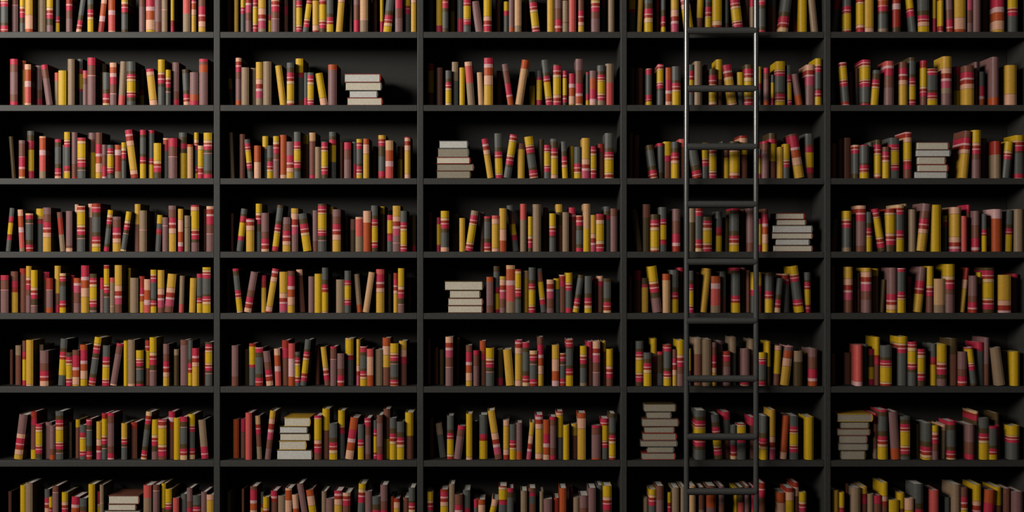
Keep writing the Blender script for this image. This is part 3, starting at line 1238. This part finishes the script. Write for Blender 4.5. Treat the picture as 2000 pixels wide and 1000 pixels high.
# ------------------------------------------------------------------ labels
ROWS = ['top row', 'second row', 'third row', 'fourth row', 'fifth row', 'sixth row', 'seventh row', 'bottom row']
BAYS = {1: 'leftmost bay', 2: 'second bay', 3: 'middle bay', 4: 'ladder bay', 5: 'rightmost bay'}
def looks(b):
    tot0 = sum(w for _, w in b.pat); z, seen_pat = 1.0, []
    lo_z = max(0.0, (wz(1000, b.y) - b.zb) / b.h); hi_z = min(1.0, (wz(0, b.y) - b.zb) / b.h)
    for c, w in b.pat:                                   # only the part of the spine inside the photo
        z2 = z - w / tot0; v = min(z, hi_z) - max(z2, lo_z); z = z2
        if v > 1e-4: seen_pat.append((c, v))
    tot = sum(w for _, w in seen_pat); fr = {}
    for c, w in seen_pat: fr[c] = fr.get(c, 0) + w / tot
    main = max(fr, key=fr.get)
    name = lambda c: CL[c][0]
    lean = 'leaning ' if abs(b.shift) > .012 else ''
    if fr[main] > .84: return f'{lean}plain {name(main)} book'
    top = next(c for c, w in seen_pat if w / tot > .045)
    foot = next(c for c, w in reversed(seen_pat) if w / tot > .045)
    red = 'r' in fr and 'b' in fr and main not in 'rb'
    bits = []
    if top != main and b.cell[1] != 0: bits.append(f'{name(top)} top')
    if foot != main and b.cell[1] != 7: bits.append(f'{name(foot)} foot')
    if not bits and red: bits.append('red bands')
    if not bits: bits.append(f'{name(sorted(fr, key=fr.get)[-2])} band')
    return f'{lean}{name(main)} book with ' + ' and '.join(bits)
ORD = ['first', 'second', 'third', 'fourth', 'fifth', 'sixth', 'seventh', 'eighth', 'ninth', 'tenth']
for cell, bl in cells.items():
    seen = sorted((b for b in bl if b.area > 60), key=lambda b: (b.xl + b.xr) / 2)
    by = {}
    for b in seen: b.look = looks(b); by.setdefault(b.look, []).append(b)
    for lk, g in by.items():
        for i, b in enumerate(g):
            if len(g) == 1: b.label = f'{lk}, {ROWS[cell[1]]}, {BAYS[cell[0]]}'
            else:
                o = 'leftmost such' if i == 0 else 'rightmost such' if i == len(g) - 1 else f'{ORD[i]} such from left'
                b.label = f'{lk}, {o}, {ROWS[cell[1]]}, {BAYS[cell[0]]}'

# ------------------------------------------------------------------ build the upright books
mass = MB(); NPAGE = len(MK)
for b in every:
    a, t, L = geom(b)
    sag = min(.013, t * rnd.uniform(.13, .20))
    if a > 0: px, x0 = b.xr, -t
    elif a < 0: px, x0 = b.xl, 0.0
    else: px, x0 = (b.xl + b.xr) / 2, -t / 2
    base = Vector((px, b.y, b.zb + .0004)); ca, sa = math.cos(a), math.sin(a)
    if b.main:
        root = empty('book', base, (0, a, 0))
        tag(root, b.label, 'book', 'upright books on the shelves')
        loc = lambda x, y, z: (x0 + x, y, z)
        used = sorted({c for c, _ in b.pat} | {'d'}); mi = {c: i for i, c in enumerate(used)}
        mb = MB(); s = cover_into(mb, t, b.dep, L, b.pat, sag, loc, mi=mi)
        link('cover', mb.mesh('cover', [MAT[c] for c in used]), root)
        mb = MB(); pages_into(mb, t, b.dep, L, s, loc)
        pg = link('page_block', mb.mesh('page_block', [WHITE]), root); pg['label'] = 'cream paper page block'
    else:
        loc = lambda x, y, z: (base.x + (x0 + x) * ca + z * sa, base.y + y, base.z - (x0 + x) * sa + z * ca)
        s = cover_into(mass, t, b.dep, L, b.pat, sag, loc)
        pages_into(mass, t, b.dep, L, s, loc, NPAGE)
ms = link('shelved_books', mass.mesh('shelved_books', [MAT[k] for k in MK] + [WHITE]))
tag(ms, 'smaller and shadowed upright books packed between the larger ones on every shelf', 'books', kind='stuff')

# ------------------------------------------------------------------ the stacks of lying books
POS = {4: ['topmost', 'second from top', 'third from top', 'bottom'], 5: ['topmost', 'second from top', 'middle', 'fourth from top', 'bottom'],
       6: ['topmost', 'second from top', 'third from top', 'fourth from top', 'fifth from top', 'bottom'],
       8: ['topmost', 'second from top', 'third from top', 'fourth from top', 'fifth from top', 'sixth from top', 'seventh from top', 'bottom']}
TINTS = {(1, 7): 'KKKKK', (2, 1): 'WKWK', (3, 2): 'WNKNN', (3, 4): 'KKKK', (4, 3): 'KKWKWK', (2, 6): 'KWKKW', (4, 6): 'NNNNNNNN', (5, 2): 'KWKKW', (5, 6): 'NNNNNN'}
for col, row, bk in STACKS:
    z = ZOOM[col]; zz = wz(SHELF[row]) + .0004
    for i in range(len(bk) - 1, -1, -1):
        l, r, tp, bt, c = bk[i]
        y = .022 + rnd.uniform(0, .008)
        xl, xr = wx(X0[col] + l / z, y), wx(X0[col] + r / z, y)
        top_edge = wz(Y0[row] + tp / z, y)
        t = max(.009, top_edge - zz) if i else top_edge - zz
        W = xr - xl; dep_l = rnd.uniform(.185, .215)
        root = empty('book', ((xl + xr) / 2, y, zz), (0, 0, math.radians(rnd.uniform(-1.3, 1.3))))
        nm = CL[c][0]
        tag(root, f'{nm} book lying {POS[len(bk)][i]} in the stack, {ROWS[row]}, {BAYS[col]}', 'book',
            f'stacked lying books, {ROWS[row]}, {BAYS[col]}')
        loc = lambda a_, b_, c_, W=W: (W / 2 - b_, c_, a_)
        mb = MB(); s = cover_into(mb, t, W, dep_l, [(c, 1.0)], min(.004, t * .14), loc, flip=True, mi={c: 0})
        link('cover', mb.mesh('cover', [MAT[c]]), root)
        mb = MB(); pages_into(mb, t, W, dep_l, s, loc, flip=True)
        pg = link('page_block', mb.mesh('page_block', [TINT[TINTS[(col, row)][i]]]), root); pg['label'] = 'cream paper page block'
        zz += t + .0004

# ------------------------------------------------------------------ the bookcase
case = empty('bookcase', (0, 0, 0))
tag(case, 'black wooden wall bookcase of five bays filled with striped books', 'bookcase')
ZTOP = wz(-81)
for u in UPR:
    box_obj('upright', (wx(u) - THICK / 2, -.003, 0.0), (wx(u) + THICK / 2, .30, ZTOP), WOOD, case, .003)
for c in range(5):
    xa, xb = wx(UPR[c]) + THICK / 2 + .0003, wx(UPR[c + 1]) - THICK / 2 - .0003
    for r in SHELF:
        box_obj('shelf', (xa, 0.0, wz(r) - THICK), (xb, .2995, wz(r)), WOOD, case, .0022)
    box_obj('back_panel', (xa, .3, 0.0), (xb, .312, ZTOP), PANEL, case, 0)
    box_obj('plinth', (xa, .02, 0.0), (xb, .04, wz(SHELF[7]) - THICK - .0003), WOOD, case, .001)
box_obj('top_board', (wx(UPR[0]) - THICK / 2, -.003, ZTOP + .0003), (wx(UPR[5]) + THICK / 2, .312, ZTOP + THICK), WOOD, case, .002)

# ------------------------------------------------------------------ the ladder
lad = empty('ladder', (wx(1408), -.085, 0))
tag(lad, 'dark grey metal library ladder standing upright before the bookshelves', 'ladder')
LY = -.085
def lx(px): return wx(px, LY) - lad.location.x
RR, RG = 5.3 * S * .988, 6.9 * S * .988
for p in (1341.0, 1476.7):
    rail = tube_obj('rail', (lx(p), 0, .012), (lx(p), 0, 3.0), RR, METAL, lad)
    tube_obj('rubber_foot', (lx(p), 0, 0.0), (lx(p), 0, .03), RR * 1.25, RUBBER, rail)
for yc in (-53, 59.9, 173.2, 286.3, 399, 511.5, 626.5, 739.8, 853, 960, 1073):
    z = wz(yc, LY)
    if z > .05: tube_obj('rung', (lx(1341.0), 0, z), (lx(1476.7), 0, z), RG, METAL, lad, 32)

# ------------------------------------------------------------------ setting, light, camera
f = box_obj('floor', (-9, -10, -.1), (9, .6, 0), FLOORM, None, 0); f['kind'] = 'structure'
w = box_obj('wall_back', (-9, .315, 0), (9, .42, 4.2), WALLM, None, 0); w['kind'] = 'structure'

def area(name, loc, target, sx, sy, power, col):
    l = bpy.data.lights.new(name, 'AREA'); l.shape = 'RECTANGLE'; l.size = sx; l.size_y = sy
    l.energy = power; l.color = col
    o = bpy.data.objects.new(name, l); C.objects.link(o); o.location = loc
    o.rotation_euler = (Vector(target) - Vector(loc)).to_track_quat('-Z', 'Y').to_euler()
    return o
KP = Vector((-5.7, -5.0, ZC + 2.3))
KEY = area('window_light', KP, KP + Vector((.70, .58, .42)), 5.2, 2.2, 635, (1.0, .955, .90))

wd = bpy.data.worlds.new('room'); bpy.context.scene.world = wd; wd.use_nodes = True
bg = wd.node_tree.nodes['Background']; bg.inputs['Color'].default_value = (1, .95, .9, 1); bg.inputs['Strength'].default_value = .045

cam = bpy.data.cameras.new('camera'); co = bpy.data.objects.new('camera', cam); C.objects.link(co)
co.location = (0, -D, ZC); co.rotation_euler = (math.pi / 2, 0, 0)
cam.sensor_width = 36; cam.lens = 36 * D / (2000 * S)
sc = bpy.context.scene; sc.camera = co
sc.cycles.diffuse_bounces = 0; sc.cycles.glossy_bounces = 0
vs = sc.view_settings; vs.view_transform = 'Standard'; vs.look = 'None'; vs.gamma = 1; vs.use_curve_mapping = False; vs.exposure = 0
